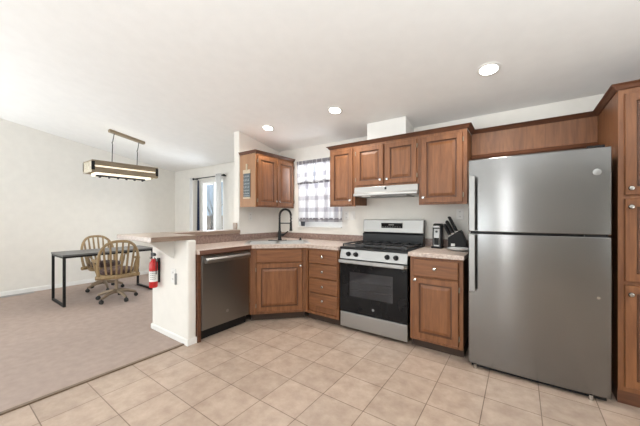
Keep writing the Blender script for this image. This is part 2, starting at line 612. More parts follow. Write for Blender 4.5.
def base_prof(h=0.075, t=0.009):
    return [(0, 0), (t, 0), (t, h - 0.012), (t * 0.45, h), (0, h)]
struct('baseboard_left', MB().sweep([(XL, -5.0), (XL, YD)], base_prof()), M['white'])
struct('baseboard_dining', MB().sweep([(XL, YD), (DX0 - .06, YD)], base_prof()), M['white'])
struct('baseboard_peninsula', MB().sweep([(-3.337, 2.5), (-3.337, 1.48), (-2.605, 1.48), (-2.605, 1.568)], base_prof(0.06)), M['white'])

# ---- windows
def frame_bars(mb, x0, x1, y0, y1, z0, z1, w):
    mb.box(x0, x0 + w, y0, y1, z0, z1).box(x1 - w, x1, y0, y1, z0, z1)
    mb.box(x0 + w, x1 - w, y0, y1, z0, z0 + w).box(x0 + w, x1 - w, y0, y1, z1 - w, z1)
    return mb

w1 = bpy.data.objects.new('window_1', None); w1.location = (-2.39, YA + .1, WZ0); COL.objects.link(w1); BASE[w1.name] = Vector(w1.location); w1['kind'] = 'structure'
fr = MB(); frame_bars(fr, WX0, WX1, YA + .06, YA + .12, WZ0, WZ1, 0.045)
fr.box(WX0 + .045, WX1 - .045, YA + .065, YA + .115, 1.565, 1.605)
fr.box(WX0 + .045, WX1 - .045, YA + .062, YA + .118, WZ0 + .045, WZ0 + .085)
fr.build('window_frame', M['white'], w1, bevel=0.003)
MB().box(WX0 + .045, WX1 - .045, YA + .086, YA + .092, WZ0 + .045, WZ1 - .045).build('window_pane', M['pane'], w1)
MB().box(WX0 - .0, WX1 + .0, YA - .028, YA + .06, WZ0 - .001, WZ0 + .014).build('window_sill', M['white'], w1, bevel=0.004)

d1 = bpy.data.objects.new('door_1', None); d1.location = (-5.25, YD + .06, 0); COL.objects.link(d1); BASE[d1.name] = Vector(d1.location); d1['kind'] = 'structure'
fr = MB(); frame_bars(fr, DX0, DX1, YD + .02, YD + .10, 0.0, DZ1, 0.035)
fr.build('door_frame', M['white'], d1, bevel=0.003)
sh = MB(); frame_bars(sh, DX0 + .05, DX0 + .44, YD + .06, YD + .095, 0.05, DZ1 - .05, 0.045)
sh.build('fixed_sash', M['white'], d1, bevel=0.003)
sh = MB(); frame_bars(sh, DX0 + .06, DX1 - .035, YD + .02, YD + .06, 0.035, DZ1 - .035, 0.035)
sh.build('sliding_sash', M['white'], d1, bevel=0.003)
MB().box(DX0 + .09, DX0 + .40, YD + .075, YD + .08, .09, DZ1 - .09).build('door_pane', M['pane'], d1)
MB().box(DX0 + .09, DX1 - .09, YD + .04, YD + .045, .09, DZ1 - .09).build('door_pane', M['pane'], d1)

# ---- outside
struct('ground_outside', MB().box(-40, 20, 3.65, 60, -0.35, -0.25), M['soil'])
# ================================================================== CABINETS
DOOR_RINGS = [(0.003, 0.0), (0.052, 0.0), (0.0575, 0.011), (0.068, 0.011), (0.090, 0.002), (0.094, 0.001)]
SLAB_RINGS = [(0.006, 0.0), (0.012, -0.0005)]
FALSE_RINGS = SLAB_RINGS


def local(x, y, ang):
    """local frame: x along the face, -y out of it"""
    return Matrix.Translation((x, y, 0)) @ Matrix.Rotation(R(ang), 4, 'Z')


def knob(parent, T, x, z, y=-0.019):
    mb = MB(T)
    mb.lathe([(0.005, 0), (0.005, 0.012), (0.015, 0.016), (0.0165, 0.022), (0.012, 0.028), (0, 0.030)], (x, y, z), (0, -1, 0), 14)
    return mb.build('knob', M['chrome'], parent, smooth=True)


def hinge(parent, T, x, z):
    MB(T).box(x - .004, x + .004, -0.021, -0.002, z - .022, z + .022).build('hinge', M['brass'], parent, bevel=0.001)


def door(parent, T, x0, x1, z0, z1, kx=None, kz=None, hx=None, name='door', rings=None):
    d = MB(T).panel(x0, x1, z0, z1, rings or DOOR_RINGS).build(name, M['wood_v'] if name == 'door' else M['wood_h'], parent, bevel=0.0)
    d.data.materials.append(M['groove'])
    if kx is not None: knob(d, T, kx, kz)
    if hx is not None:
        hinge(parent, T, hx, z0 + 0.07); hinge(parent, T, hx, z1 - 0.07)
    return d


def upper(name, T, w, z0, z1, depth, label, doors, left_side=None, group='wall cabinets'):
    """local x 0..w, face frame at y=0, box behind"""
    base = T @ Vector((w / 2, depth / 2, z0))
    t = thing(name, base, label, 'cabinet', group)
    mb = MB(T)
    mb.box(0.003, w - .003, 0.018, depth, z0 + .018, z1)
    mb.build('body', M['wood_v'], t)
    ff = MB(T)
    frame_bars(ff, 0.001, w - .001, 0, 0.018, z0, z1, 0.035)
    if len(doors) > 1:
        mx = (doors[0][1] + doors[1][0]) / 2
        ff.box(mx - .02, mx + .02, 0.0005, 0.018, z0 + .035, z1 - .035)
    ff.build('face_frame', M['wood_v'], t)
    for (x0, x1, a, b, kx, kz, hx) in doors:
        door(t, T, x0, x1, a, b, kx, kz, hx)
    return t


# wall run over the range, faces at y = 3.0
UZ0, UZ1 = 1.365, 2.088
T0 = local(-1.97, 3.0, 0)
upper('wall_cabinet', T0, 0.36, UZ0, UZ1, 0.325, 'narrow one-door cherry wall cabinet just right of the curtained sink window', [(0.02, 0.335, UZ0 + .02, UZ1 - .03, 0.31, UZ0 + .075, 0.015)])
T1 = local(-1.61, 3.0, 0)
upper('wall_cabinet', T1, 0.75, 1.588, UZ1, 0.325, 'short two-door cherry wall cabinet directly above the range hood',
      [(0.02, 0.362, 1.608, UZ1 - .03, 0.335, 1.66, 0.015), (0.388, 0.73, 1.608, UZ1 - .03, 0.415, 1.66, 0.736)])
T2 = local(-0.86, 3.0, 0)
upper('wall_cabinet', T2, 0.452, UZ0, UZ1, 0.325, 'wide one-door cherry wall cabinet between range hood and refrigerator', [(0.03, 0.415, UZ0 + .02, UZ1 - .03, 0.055, UZ0 + .075, 0.421)])
# cabinet on the wing wall
T3 = local(-2.848, 2.556, 90)     # local x -> +y, out (-y local) -> +x
tB = upper('wall_cabinet', T3, 0.765, 1.37, UZ1, 0.315, 'two-door cherry wall cabinet with hanging sign, left of the sink window',
           [(0.022, 0.375, 1.39, UZ1 - .03, 0.352, 1.455, 0.017), (0.395, 0.745, 1.39, UZ1 - .03, 0.418, 1.455, 0.75)])
MB().box(-3.163, -2.852, 2.549, 2.5565, 1.372, UZ1 - .002).build('end_panel', M['wood_side'], tB)['label'] = 'lighter oak end panel'

# crown mouldings
def crown_prof(z, h=0.05, o=0.042):
    return [(-0.004, z), (0.004, z), (0.010, z + .006), (0.012, z + .010), (o * .6, z + h * .68), (o - .004, z + h * .85), (o, z + h), (-0.004, z + h)]
MB_ = MB().sweep([(-1.972, YA), (-1.972, 2.997), (-0.404, 2.997), (-0.404, 3.265), (0.534, 3.265), (0.534, 2.688), (1.40, 2.688)], crown_prof(2.088, 0.036, 0.036))
cr = MB_.build('crown_moulding', M['crown'])
tag(cr, 'long dark cherry crown moulding stepping over range cabinets, refrigerator panel and pantry', 'moulding')
cr = MB().sweep([(XB + .004, 2.548), (-2.848, 2.548), (-2.848, YA)], crown_prof(2.088, 0.034, 0.030)).build('crown_moulding', M['crown'])
tag(cr, 'short dark cherry crown moulding on the sign-bearing cabinet left of sink window', 'moulding')

# panel over the refrigerator
t = thing('soffit_board', (0.06, 3.3, 1.86), 'horizontal cherry board on the wall above the refrigerator', 'panel')
MB().box(-0.403, 0.533, 3.268, YA, 1.835, 2.088).build('board', M['wood_v'], t)
MB().sweep([(-0.403, 3.2675), (0.533, 3.2675)], [(0, 1.825), (0.03, 1.825), (0.036, 1.838), (0.024, 1.854), (0.012, 1.868), (0, 1.872)]).build('lower_trim', M['crown'], t)

# pantry
t = thing('pantry_cabinet', (0.95, 3.0, 0), 'tall cherry pantry cabinet standing right of the refrigerator', 'cabinet')
TP = local(0.536, 2.69, 0)
MB(TP).box(0.0, 0.86, 0.02, 0.635, 0.09, 2.088).build('body', M['wood_v'], t)
ff = MB(TP); frame_bars(ff, 0.0, 0.86, 0, 0.02, 0.09, 2.088, 0.036)
ff.box(0.41, 0.45, 0.0005, 0.02, .126, 2.05)
for z in (0.81, 1.375): ff.box(0.036, 0.824, 0.001, 0.02, z - .015, z + .015)
ff.build('face_frame', M['wood_v'], t)
MB(TP).box(0.0, 0.86, 0.012, 0.6, 0.0, 0.09).build('toe_kick', M['crown'], t)
for x0, x1, kx, hx in ((0.03, 0.415, 0.055, 0.421), (0.445, 0.83, 0.805, 0.439)):
    for z0, z1, kz in ((1.388, 2.053, 1.43), (0.822, 1.362, 1.31), (0.125, 0.797, 0.74)):
        door(t, TP, x0, x1, z0, z1, kx, kz, hx)

# ---- base cabinets
BF = 2.70   # face plane of the range wall run
def base_cab(name, T, w, depth, label, group='base cabinets', extra=None):
    t = thing(name, T @ Vector((w / 2, depth / 2, 0)), label, 'cabinet', group)
    MB(T).box(0.002, w - .002, 0.02, depth, 0.10, 0.868).build('body', M['wood_v'], t)
    ff = MB(T); frame_bars(ff, 0.0, w, 0, 0.02, 0.085, 0.868, 0.03)
    if extra: extra(ff)
    ff.build('face_frame', M['wood_v'], t)
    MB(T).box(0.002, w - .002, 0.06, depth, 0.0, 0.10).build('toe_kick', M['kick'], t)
    return t

TR = local(-0.853, BF, 0)
t = base_cab('base_cabinet', TR, 0.455, 0.62, 'cherry base cabinet of one drawer over one door, between stove and refrigerator', extra=lambda f: f.box(.03, .425, .001, .02, .665, .69))
d = door(t, TR, 0.032, 0.420, 0.688, 0.848, 0.226, 0.768, None, 'drawer', SLAB_RINGS)
door(t, TR, 0.032, 0.420, 0.112, 0.676, 0.054, 0.655, 0.427)

TD = local(-2.118, BF - .005, 0)
t = base_cab('drawer_cabinet', TD, 0.468, 0.62, 'cherry base cabinet with a stack of four drawers, left of the stove')
for z0, z1 in ((0.692, 0.855), (0.522, 0.684), (0.348, 0.514), (0.196, 0.340)):
    door(t, TD, 0.055, 0.455, z0, z1, 0.262, (z0 + z1) / 2, None, 'drawer', SLAB_RINGS)

# diagonal sink base
p0 = Vector((-2.585, 2.228)); p1 = Vector((-2.118, 2.695))
dl = (p1 - p0).length
TS = local(p0.x, p0.y, 45)
t = thing('sink_cabinet', (-2.45, 2.6, 0), 'diagonal cherry corner cabinet under the sink, one panel door', 'cabinet', 'base cabinets')
MB(TS).prism([(0.01, 0.02), (dl - .01, 0.02), (dl - .10, 0.5), (0.10, 0.5)], 0.10, 0.70).build('body', M['wood_v'], t)
ff = MB(TS); frame_bars(ff, 0.0, dl, 0, 0.02, 0.09, 0.868, 0.04); ff.box(.04, dl - .04, .001, .02, .67, .70).box(.039, .085, .001, .02, .09, .868)
ff.build('face_frame', M['wood_v'], t)
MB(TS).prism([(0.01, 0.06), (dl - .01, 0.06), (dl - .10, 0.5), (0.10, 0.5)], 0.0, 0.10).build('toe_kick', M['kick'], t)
door(t, TS, 0.075, dl - .045, 0.70, 0.852, None, None, None, 'false_front', SLAB_RINGS)
door(t, TS, 0.075, dl - .045, 0.122, 0.688, dl - .07, 0.655, 0.068)

# wooden surround of the dishwasher
t = thing('dishwasher_surround', (-2.6, 1.9, 0), 'dark cherry end panel and top rail framing the dishwasher', 'panel')
MB().box(XB + .01, -2.582, 1.570, 1.602, 0.0, 0.868).build('end_panel', M['crown'], t)
MB().box(-2.70, -2.586, 1.608, 2.222, 0.852, 0.868).build('top_rail', M['crown'], t)
MB().box(-2.70, -2.590, 2.206, 2.226, 0.10, 0.852).build('filler_strip', M['wood_v'], t)

# ---- counters
def slab(mb, poly, z0, z1): return mb.prism(poly, z0, z1)
def sweep_wall(mb, path, z0, z1, th):   # upright strip to the right of travel
    return mb.sweep(path, [(0, z0), (th, z0), (th, z1), (0, z1)])

SC = Vector((-2.548, 2.658))                       # sink centre
def sdir(a, b): return SC + Vector((0.7071, 0.7071)) * a + Vector((0.7071, -0.7071)) * b
t = thing('countertop', (-2.6, 2.5, 0.87), 'long speckled beige countertop bending round the sink corner', 'countertop', 'kitchen countertops')
outer = [(XB + .001, 1.571), (-2.556, 1.571), (-2.556, 2.225), (-2.100, 2.663), (-1.645, 2.663), (-1.645, YA - .001), (XB + .001, YA - .001)]
# top with the sink cut-out
bm = bmesh.new()
ov = [bm.verts.new((x, y, .91)) for x, y in outer]
hole = [sdir(-.36, .20), sdir(.36, .20), sdir(.36, -.16), sdir(-.36, -.16)]
hv = [bm.verts.new((q.x, q.y, .91)) for q in hole]
eds = [bm.edges.new((L[i], L[(i + 1) % len(L)])) for L in (ov, hv) for i in range(len(L))]
bmesh.ops.triangle_fill(bm, use_beauty=True, use_dissolve=False, edges=eds)
ret = bmesh.ops.extrude_face_region(bm, geom=bm.faces[:])
bmesh.ops.translate(bm, vec=(0, 0, -.04), verts=[g for g in ret['geom'] if isinstance(g, bmesh.types.BMVert)])
mb = MB(); mb.bm.free(); mb.bm = bm
mb.build('slab', M['counter'], t)
MB().box(-2.556, -2.551, 1.571, 2.222, 0.868, 0.9095).build('edge_band', M['edge'], t)['label'] = 'dark room reflection painted on the front edge over the dishwasher'  # strip added where the counter edge mirrors the dark room
bs = MB()
sweep_wall(bs, [(XB + .001, 2.54), (XB + .001, YA - .001), (-1.645, YA - .001)], 0.911, 0.995, 0.018)
bs.box(XB + .001, XB + .016, 1.572, 2.54, 0.911, 1.013)
bs.build('backsplash', M['splash'], t)['label'] = 'mottled brown backsplash strip'

t = thing('countertop', (-0.63, 3.0, 0.87), 'short speckled beige countertop holding the knife block', 'countertop', 'kitchen countertops')
MB().box(-0.866, -0.384, 2.663, YA - .001, 0.87, 0.91).build('slab', M['counter'], t, bevel=0.006)
MB().box(-0.876, -0.388, YA - .019, YA - .001, 0.911, 0.995).build('backsplash', M['splash'], t)

# ---- raised bar
t = thing('breakfast_bar', (-2.98, 1.36, 1.015), 'beige laminate bar top cantilevered over the white half-wall end', 'counter')
MB().box(-3.40, -2.638, 1.165, 1.585, 1.0155, 1.060).build('slab', M['bar'], t, bevel=0.004)
MB().box(-2.6385, -2.634, 1.160, 1.580, 1.018, 1.057).build('edge_band', M['bar_edge'], t)['label'] = 'brown wood-look end edge'
t = thing('bar_bracket', (-2.86, 1.38, 0.83), 'white triangular bracket under the overhanging bar top', 'bracket')
MB().prism([(1.480, 0.815), (1.480, 1.0145), (1.240, 1.0145), (1.240, 0.995)], -2.895, -2.855, 'x').build('brace', M['white'], t, bevel=0.003)
t = thing('ledge_cap', (-3.24, 2.05, 1.015), 'narrow beige ledge capping the half wall behind the dishwasher counter', 'ledge')
MB().box(-3.385, -3.140, 1.586, 2.534, 1.0155, 1.062).build('cap', M['bar'], t, bevel=0.004)
MB().box(-3.1400, -3.136, 1.587, 2.534, 1.019, 1.058).build('edge_band', M['bar_edge'], t)['label'] = 'dark wood-look edge'
MB().box(-3.275, -3.205, 2.515, 2.535, 1.0625, 1.155).build('end_block', M['bar'], t, bevel=0.003)

# ================================================================== SINK + FAUCET
TK = Matrix.Translation((SC.x, SC.y, 0)) @ Matrix.Rotation(R(45), 4, 'Z')   # local x along, -y to the room
t = thing('sink', (SC.x, SC.y, 0.72), 'stainless double-bowl sink set into the diagonal corner counter', 'sink')
rim = MB(TK)
frame_bars_xy = [(-.40, .40, -.235, -.19), (-.40, .40, .15, .265), (-.40, -.35, -.19, .15), (.35, .40, -.19, .15), (-.02, .02, -.19, .15)]
for x0, x1, y0, y1 in frame_bars_xy: rim.box(x0, x1, y0, y1, .9105, .917)
rim.build('rim', M['sinksteel'], t, bevel=0.002)
for sx in (-1, 1):
    x0, x1 = sorted((sx * .02, sx * .35))
    b = MB(TK)
    ins = [(0, .9105), (.012, .80), (.03, .755), (.06, .750)]
    rings = [[b.v(q) for q in ((x0 + i, -.19 + i, z), (x1 - i, -.19 + i, z), (x1 - i, .15 - i, z), (x0 + i, .15 - i, z))] for i, z in ins]
    for A, B in zip(rings, rings[1:]):
        for k in range(4): b.face([A[k], A[(k + 1) % 4], B[(k + 1) % 4], B[k]])
    b.face(rings[-1])
    bo = b.build('bowl', M['sinksteel'], t)
    MB(TK).lathe([(0.04, 0), (0.04, 0.004), (0.02, 0.003), (0, 0.003)], ((x0 + x1) / 2, -.02, .7505)).build('drain', M['chrome'], bo, smooth=True)
MB(TK).lathe([(0.022, 0), (0.022, 0.006), (0.012, 0.010), (0.012, 0.03), (0.016, 0.034), (0, 0.038)], (0.31, 0.20, .9171)).build('spout_cap', M['matte'], t, smooth=True)['label'] = 'black round cap on the right rim'

fb = TK @ Vector((0.028, 0.205, 0.917))
t = thing('faucet', fb, 'tall matte black spring-neck faucet behind the corner sink', 'faucet')
MB(TK).prism([(-.125, .18), (-.115, .175), (.115, .175), (.125, .18), (.125, .23), (.115, .235), (-.115, .235), (-.125, .23)], .9172, .924).build('deck_plate', M['matte'], t, bevel=0.002)
MB().lathe([(0.027, .007), (0.027, .02), (0.022, .03), (0.022, .12), (0.016, .13), (0.012, .30), (0.012, .305)], fb, (0, 0, 1)).build('body', M['matte'], t, smooth=True)
fdir = Vector((0.86, 0.50, 0)).normalized()
RCH = 0.155
arc = [fb + Vector((0, 0, .30))]
for k in range(0, 19):
    a = math.pi * k / 18
    arc.append(fb + Vector((0, 0, .340)) + fdir * (RCH / 2 * (1 - math.cos(a))) + Vector((0, 0, .086 * math.sin(a))))
arc.append(fb + fdir * RCH + Vector((0, 0, .25)))
neck = MB().tube(arc, 0.010, 10).build('neck', M['matte'], t, smooth=True)
# spring coil round the neck
coil = []
tot = len(arc) - 1
for k in range(0, 420):
    s = k / 419 * tot
    i = min(int(s), tot - 1); f = s - i
    p = arc[i].lerp(arc[i + 1], f)
    tg = (arc[i + 1] - arc[i]).normalized()
    side = Vector((-fdir.y, fdir.x, 0))
    up = tg.cross(side)
    a = k * 0.62
    coil.append(p + (side * math.cos(a) + up * math.sin(a)) * 0.0145)
MB().tube(coil, 0.0026, 5).build('spring', M['matte'], neck, smooth=True)
MB().lathe([(0.012, 0), (0.015, .02), (0.017, .09), (0.021, .115), (0.021, .125), (0, .126)], fb + fdir * RCH + Vector((0, 0, .255)), (0, 0, -1)).build('spray_head', M['matte'], t, smooth=True)
MB().tube([fb + Vector((0, 0, .235)), fb + fdir * (RCH - .004) + Vector((0, 0, .235))], 0.007, 8).build('holder_arm', M['matte'], t, smooth=True)
MB().tube([fb + Vector((0, 0, .075)), fb + fdir * .05 + Vector((0, 0, .078)), fb + fdir * .06 + Vector((0, 0, .085)), fb + fdir * .115 + Vector((0, 0, .125))], [0.017, 0.017, 0.010, 0.008], 10).build('lever', M['matte'], t, smooth=True)

# ================================================================== DISHWASHER
t = thing('dishwasher', (-2.85, 1.91, 0), 'slate stainless dishwasher beneath the counter beside the white half wall', 'dishwasher')
MB().box(-3.14, -2.615, 1.615, 2.203, 0.10, 0.848).build('tub', M['black'], t)
MB().box(-2.612, -2.572, 1.606, 2.203, 0.106, 0.850).build('door', M['dwsteel'], t, bevel=0.006)
hp = []
MB().prism([(-2.571, .778), (-2.545, .772), (-2.532, .780), (-2.528, .806), (-2.540, .826), (-2.571, .832)], 1.632, 2.195, 'y').build('handle', M['steel'], t, bevel=0.004)
MB().lathe([(0.017, 0), (0.017, .002), (0, .002)], (-2.5719, 1.905, .232), (1, 0, 0), 20).build('badge', M['steel'], t)['label'] = 'small round steel badge'
MB().box(-2.66, -2.635, 1.613, 2.203, 0.0, 0.115).build('kick_plate', M['black'], t)

# ================================================================== STOVE
SX0, SX1, SY = -1.633, -0.880, 2.70
t = thing('gas_range', ((SX0 + SX1) / 2, 3.0, 0), 'stainless gas range with black glass oven door under the hood', 'stove')
MB().box(SX0 + .004, SX1 - .004, SY + .03, YA - .03, 0.03, 0.885).build('body', M['black'], t)
for x in (SX0 + .06, SX1 - .06):
    for y in (SY + .10, YA - .12):
        MB().lathe([(0.018, 0), (0.014, .03)], (x, y, 0)).build('foot', M['rubber'], t, smooth=True)
MB().box(SX0, SX1, SY - .002, SY + .05, 0.032, 0.196).build('storage_drawer', M['steel'], t, bevel=0.006)
# oven door with a recessed window
dr = MB()
ox0, ox1, oz0, oz1 = SX0 + .105, SX1 - .145, 0.375, 0.645
DY0, DY1 = SY - .006, SY + .029
dr.box(SX0, ox0, DY0, DY1, 0.205, 0.735).box(ox1, SX1, DY0, DY1, 0.205, 0.735)
dr.box(ox0, ox1, DY0, DY1, 0.205, oz0).box(ox0, ox1, DY0, DY1, oz1, 0.735)
dd = dr.build('oven_door', M['ovenglass'], t)
MB().box(ox0, ox1, DY0 + .001, DY0 + .005, oz0, oz1).build('oven_window', M['smoke'], dd)
iv = MB().box(ox0 + .001, ox1 - .001, DY0 + .026, DY1 - .001, oz0 + .001, oz1 - .001)
iv.build('oven_interior', M['cavity'], dd)
rk = MB()
for z in (.455, .54):
    rk.tube([(ox0 + .02, DY0 + .016, z), (ox1 - .02, DY0 + .016, z)], .0035, 6)
    for k in range(16):
        x = ox0 + .03 + (ox1 - ox0 - .06) * k / 15
        rk.tube([(x, DY0 + .016, z), (x, DY0 + .0165, z - .02)], .0018, 5)
rk.build('oven_rack', M['chrome'], dd)
MB().box(SX0, SX1, SY - .008, SY + .03, 0.737, 0.768).build('door_top_band', M['steel'], dd, bevel=0.003)
hd = MB().box(SX0 + .012, SX1 - .012, SY - .062, SY - .044, 0.741, 0.779)
hd.box(SX0 + .05, SX0 + .075, SY - .046, SY - .006, .748, .770).box(SX1 - .075, SX1 - .05, SY - .046, SY - .006, .748, .770)
hd.build('handle', M['steel'], dd, bevel=0.005)
MB().lathe([(0.013, 0), (0.013, .0015), (0, .0015)], ((SX0 + SX1) / 2 + .02, DY0, .275), (0, -1, 0), 18).build('badge', M['greyplate'], dd)
# control panel
cp = MB().prism([(SY - .012, .782), (SY + .04, .782), (SY + .04, .886), (SY + .012, .886)], SX0, SX1, 'x').build('control_panel', M['steel'], t, bevel=0.003)
for i, x in enumerate((SX0 + .105, SX0 + .195, SX1 - .205, SX1 - .115)):
    nrm = Vector((0, -.97, .22)).normalized()
    MB().lathe([(0.026, -.004), (0.026, .006), (0.021, .010), (0.019, .032), (0.015, .036), (0, .036)], (x, SY + .001, .834), nrm, 20).build('control_knob', M['matte'], cp, smooth=True)
# cooktop
ct = MB().box(SX0 - .004, SX1 + .004, SY - .004, YA - .09, 0.887, 0.912).build('cooktop', M['black'], t, bevel=0.006)
burn = [(SX0 + .17, SY + .15, .045), (SX1 - .17, SY + .15, .052), (SX0 + .17, SY + .40, .04), (SX1 - .17, SY + .40, .036), ((SX0 + SX1) / 2, SY + .275, .05)]
for x, y, r in burn:
    MB().lathe([(r + .02, 0), (r + .018, .006), (r, .008), (r, .018), (r - .006, .022), (0, .022)], (x, y, .912), (0, 0, 1), 20).build('burner', M['iron'], t, smooth=True)
gw = (SX1 - SX0 - .03) / 3
for g in range(3):
    x0 = SX0 + .015 + g * gw + .002; x1 = x0 + gw - .004
    y0, y1 = SY + .025, SY + .515
    gb = MB(); z0, z1 = .930, .944
    for x in (x0, x1 - .012): gb.box(x, x + .012, y0, y1, z0, z1)
    for y in (y0, (y0 + y1) / 2 - .006, y1 - .012): gb.box(x0 + .012, x1 - .012, y, y + .012, z0, z1)
    xm = (x0 + x1) / 2
    gb.box(xm - .006, xm + .006, y0 + .012, y1 - .012, z0 + .001, z1)
    for x in (x0, x1 - .012):
        for y in (y0, y1 - .012): gb.box(x, x + .012, y, y + .012, .912, z0)
    gb.build('grate', M['iron'], t)
# back guard
bg = MB().prism([(YA - .115, .905), (YA - .032, .905), (YA - .032, 1.200), (YA - .070, 1.205), (YA - .085, 1.045), (YA - .115, 1.035)], SX0 + .018, SX1 + .006, 'x').build('backguard', M['black'], t, bevel=0.003)
MB().prism([(YA - .106, 1.052), (YA - .034, 1.052), (YA - .034, 1.204), (YA - .083, 1.206)], SX0 + .016, SX1 + .004, 'x').build('backguard_panel', M['steel'], bg, bevel=0.006)
cx = SX0 + .385
dp = MB(Matrix.Translation((cx, YA - .0975, 1.135)) @ Matrix.Rotation(math.atan2(.023, .154), 4, 'X'))
dp.box(-.125, .135, -.006, .004, -.028, .032)
dd2 = dp.build('display', M['ovenglass'], bg, bevel=0.002)
bt = MB(Matrix.Translation((cx, YA - .0975, 1.135)) @ Matrix.Rotation(math.atan2(.023, .154), 4, 'X'))
for k in range(8): bt.box(-.11 + k * .03, -.096 + k * .03, -.0066, -.006, -.016, -.011)
bt.build('button_row', M['greyplate'], bg)
b2 = MB(Matrix.Translation((cx, YA - .0975, 1.135)) @ Matrix.Rotation(math.atan2(.023, .154), 4, 'X'))
b2.box(-.03, .035, -.0066, -.006, .004, .022)
b2.build('clock_window', M['slot'], bg)

# ================================================================== RANGE HOOD
t = thing('range_hood', (-1.235, 3.05, 1.47), 'white under-cabinet range hood above the stove', 'hood')
HX0, HX1 = -1.606, -0.864
MB().prism([(YA - .002, 1.478), (2.955, 1.478), (2.945, 1.487), (2.945, 1.506), (2.972, 1.520), (2.978, 1.586), (YA - .002, 1.586)], HX0, HX1, 'x').build('shell', M['hood'], t, bevel=0.003)
MB().box(HX0 + .12, HX1 - .12, 3.0, 3.26, 1.470, 1.478).build('grease_filter', M['greyplate'], t)
MB().box(-1.225, -1.205, 2.968, 2.976, 1.545, 1.570).build('rocker_switch', M['black'], t)
MB().box(-1.5, -1.40, 2.96, 2.985, 1.471, 1.478).build('lamp_lens', M['plastic'], t)

# ================================================================== REFRIGERATOR
FX0, FX1, FY = -0.348, 0.496, 2.615
t = thing('refrigerator', ((FX0 + FX1) / 2, 2.95, 0), 'large stainless top-freezer refrigerator between base cabinet and pantry', 'refrigerator')
MB().box(FX0 + .006, FX1 - .006, FY + .075, 3.24, 0.03, 1.700).build('body', M['black'], t, bevel=0.006)
def curved_door(z0, z1):
    n = 16; mb = MB(); pts = []
    for k in range(n + 1):
        s = k / n
        pts.append((FX0 + (FX1 - FX0) * s, FY + .014 * (2 * s - 1) ** 2 - .0))
    poly = pts + [(FX1, FY + .07), (FX0, FY + .07)]
    return mb.prism(poly, z0, z1)
fz = curved_door(1.122, 1.712).build('freezer_door', M['fridge'], t, smooth=True, bevel=0.006, auto=30)
ffd = curved_door(0.036, 1.108).build('fresh_food_door', M['fridge'], t, smooth=True, bevel=0.006, auto=30)
for par, z0, z1 in ((fz, 1.130, 1.575), (ffd, 0.640, 1.100)):
    h = MB().prism([(FX0 + .012, FY - .048), (FX0 + .054, FY - .050), (FX0 + .058, FY - .042), (FX0 + .016, FY - .034)], z0, z1)
    zz = z1 - .03 if par is ffd else z0 + .005
    h.box(FX0 + .016, FX0 + .044, FY - .04, FY + .008, z0 + .005, z0 + .035).box(FX0 + .016, FX0 + .044, FY - .04, FY + .008, z1 - .035, z1 - .005)
    h.build('handle', M['handle'], par, bevel=0.003)
MB().lathe([(0.022, 0), (0.022, .002), (0.018, .003), (0, .003)], (0.425, FY + .0075, 1.545), (0, -1, 0), 24).build('badge', M['handle'], fz, smooth=True)
MB().lathe([(0.010, 0), (0.010, .002), (0, .002)], (0.432, FY + .0085, .700), (0, -1, 0), 18).build('badge', M['chrome'], ffd)
MB().box(FX0 + .02, FX1 - .02, FY + .035, FY + .07, 0.010, 0.034).build('base_grille', M['matte'], t)
MB().box(FX1 - .12, FX1 - .03, FY + .02, FY + .10, 1.7125, 1.728).build('hinge_cover', M['matte'], t, bevel=0.004)
MB().box(FX1 - .13, FX1 - .02, FY + .018, FY + .06, 1.1085, 1.1215).build('middle_hinge', M['matte'], t)
for x in (FX0 + .05, FX1 - .10):
    MB().lathe([(0.014, 0), (0.012, .034)], (x, FY + .018, 0)).build('foot', M['chrome'], t, smooth=True)

# ================================================================== WALL PLATES
def wall_plate(T, label, kind, mat=None, gp='wall plates'):
    t = thing('wall_outlet' if kind == 'outlet' else 'light_switch', T @ Vector((0, 0, 0)), label, 'outlet' if kind == 'outlet' else 'switch', gp)
    MB(T).box(-.036, .036, -.006, 0, -.058, .058).build('cover_plate', mat or M['plastic'], t, bevel=0.003)
    if kind == 'outlet':
        for z in (-.026, .026):
            s = MB(T).lathe([(0.0165, 0), (0.0165, .0025), (0, .0025)], (0, -.006, z), (0, -1, 0), 16).build('socket', M['plastic'], t)
            MB(T).box(-.008, -.005, -.0092, -.0085, z - .006, z + .006).box(.005, .008, -.0092, -.0085, z - .006, z + .006).build('slots', M['slot'], s)
    else:
        MB(T).box(-.017, .017, -.009, -.006, -.034, .034).build('rocker', M['plastic'], t, bevel=0.002)
    return t
wall_plate(Matrix.Translation((-1.915, YA, 1.255)), 'white outlet plate on the wall between sink window and stove', 'outlet')
wall_plate(Matrix.Translation((-1.820, YA, 1.255)), 'white rocker switch plate on the wall left of the stove', 'switch')
wall_plate(Matrix.Translation((-0.52, YA, 1.27)), 'white outlet plate on the wall behind the knife block', 'outlet')
wall_plate(Matrix.Translation((XB, 2.735, 1.245)) @ Matrix.Rotation(R(90), 4, 'Z'), 'white outlet plate on the wall beneath the sign-bearing cabinet', 'outlet')
t = wall_plate(Matrix.Translation((-2.868, 1.48, .645)) @ Matrix.Scale(1.25, 4), 'white outlet with a grey edge on the half-wall end beside the extinguisher', 'outlet')
MB().box(-2.8225, -2.806, 1.462, 1.4798, .562, .672).build('grey_box', M['greyplate'], t, bevel=0.002)

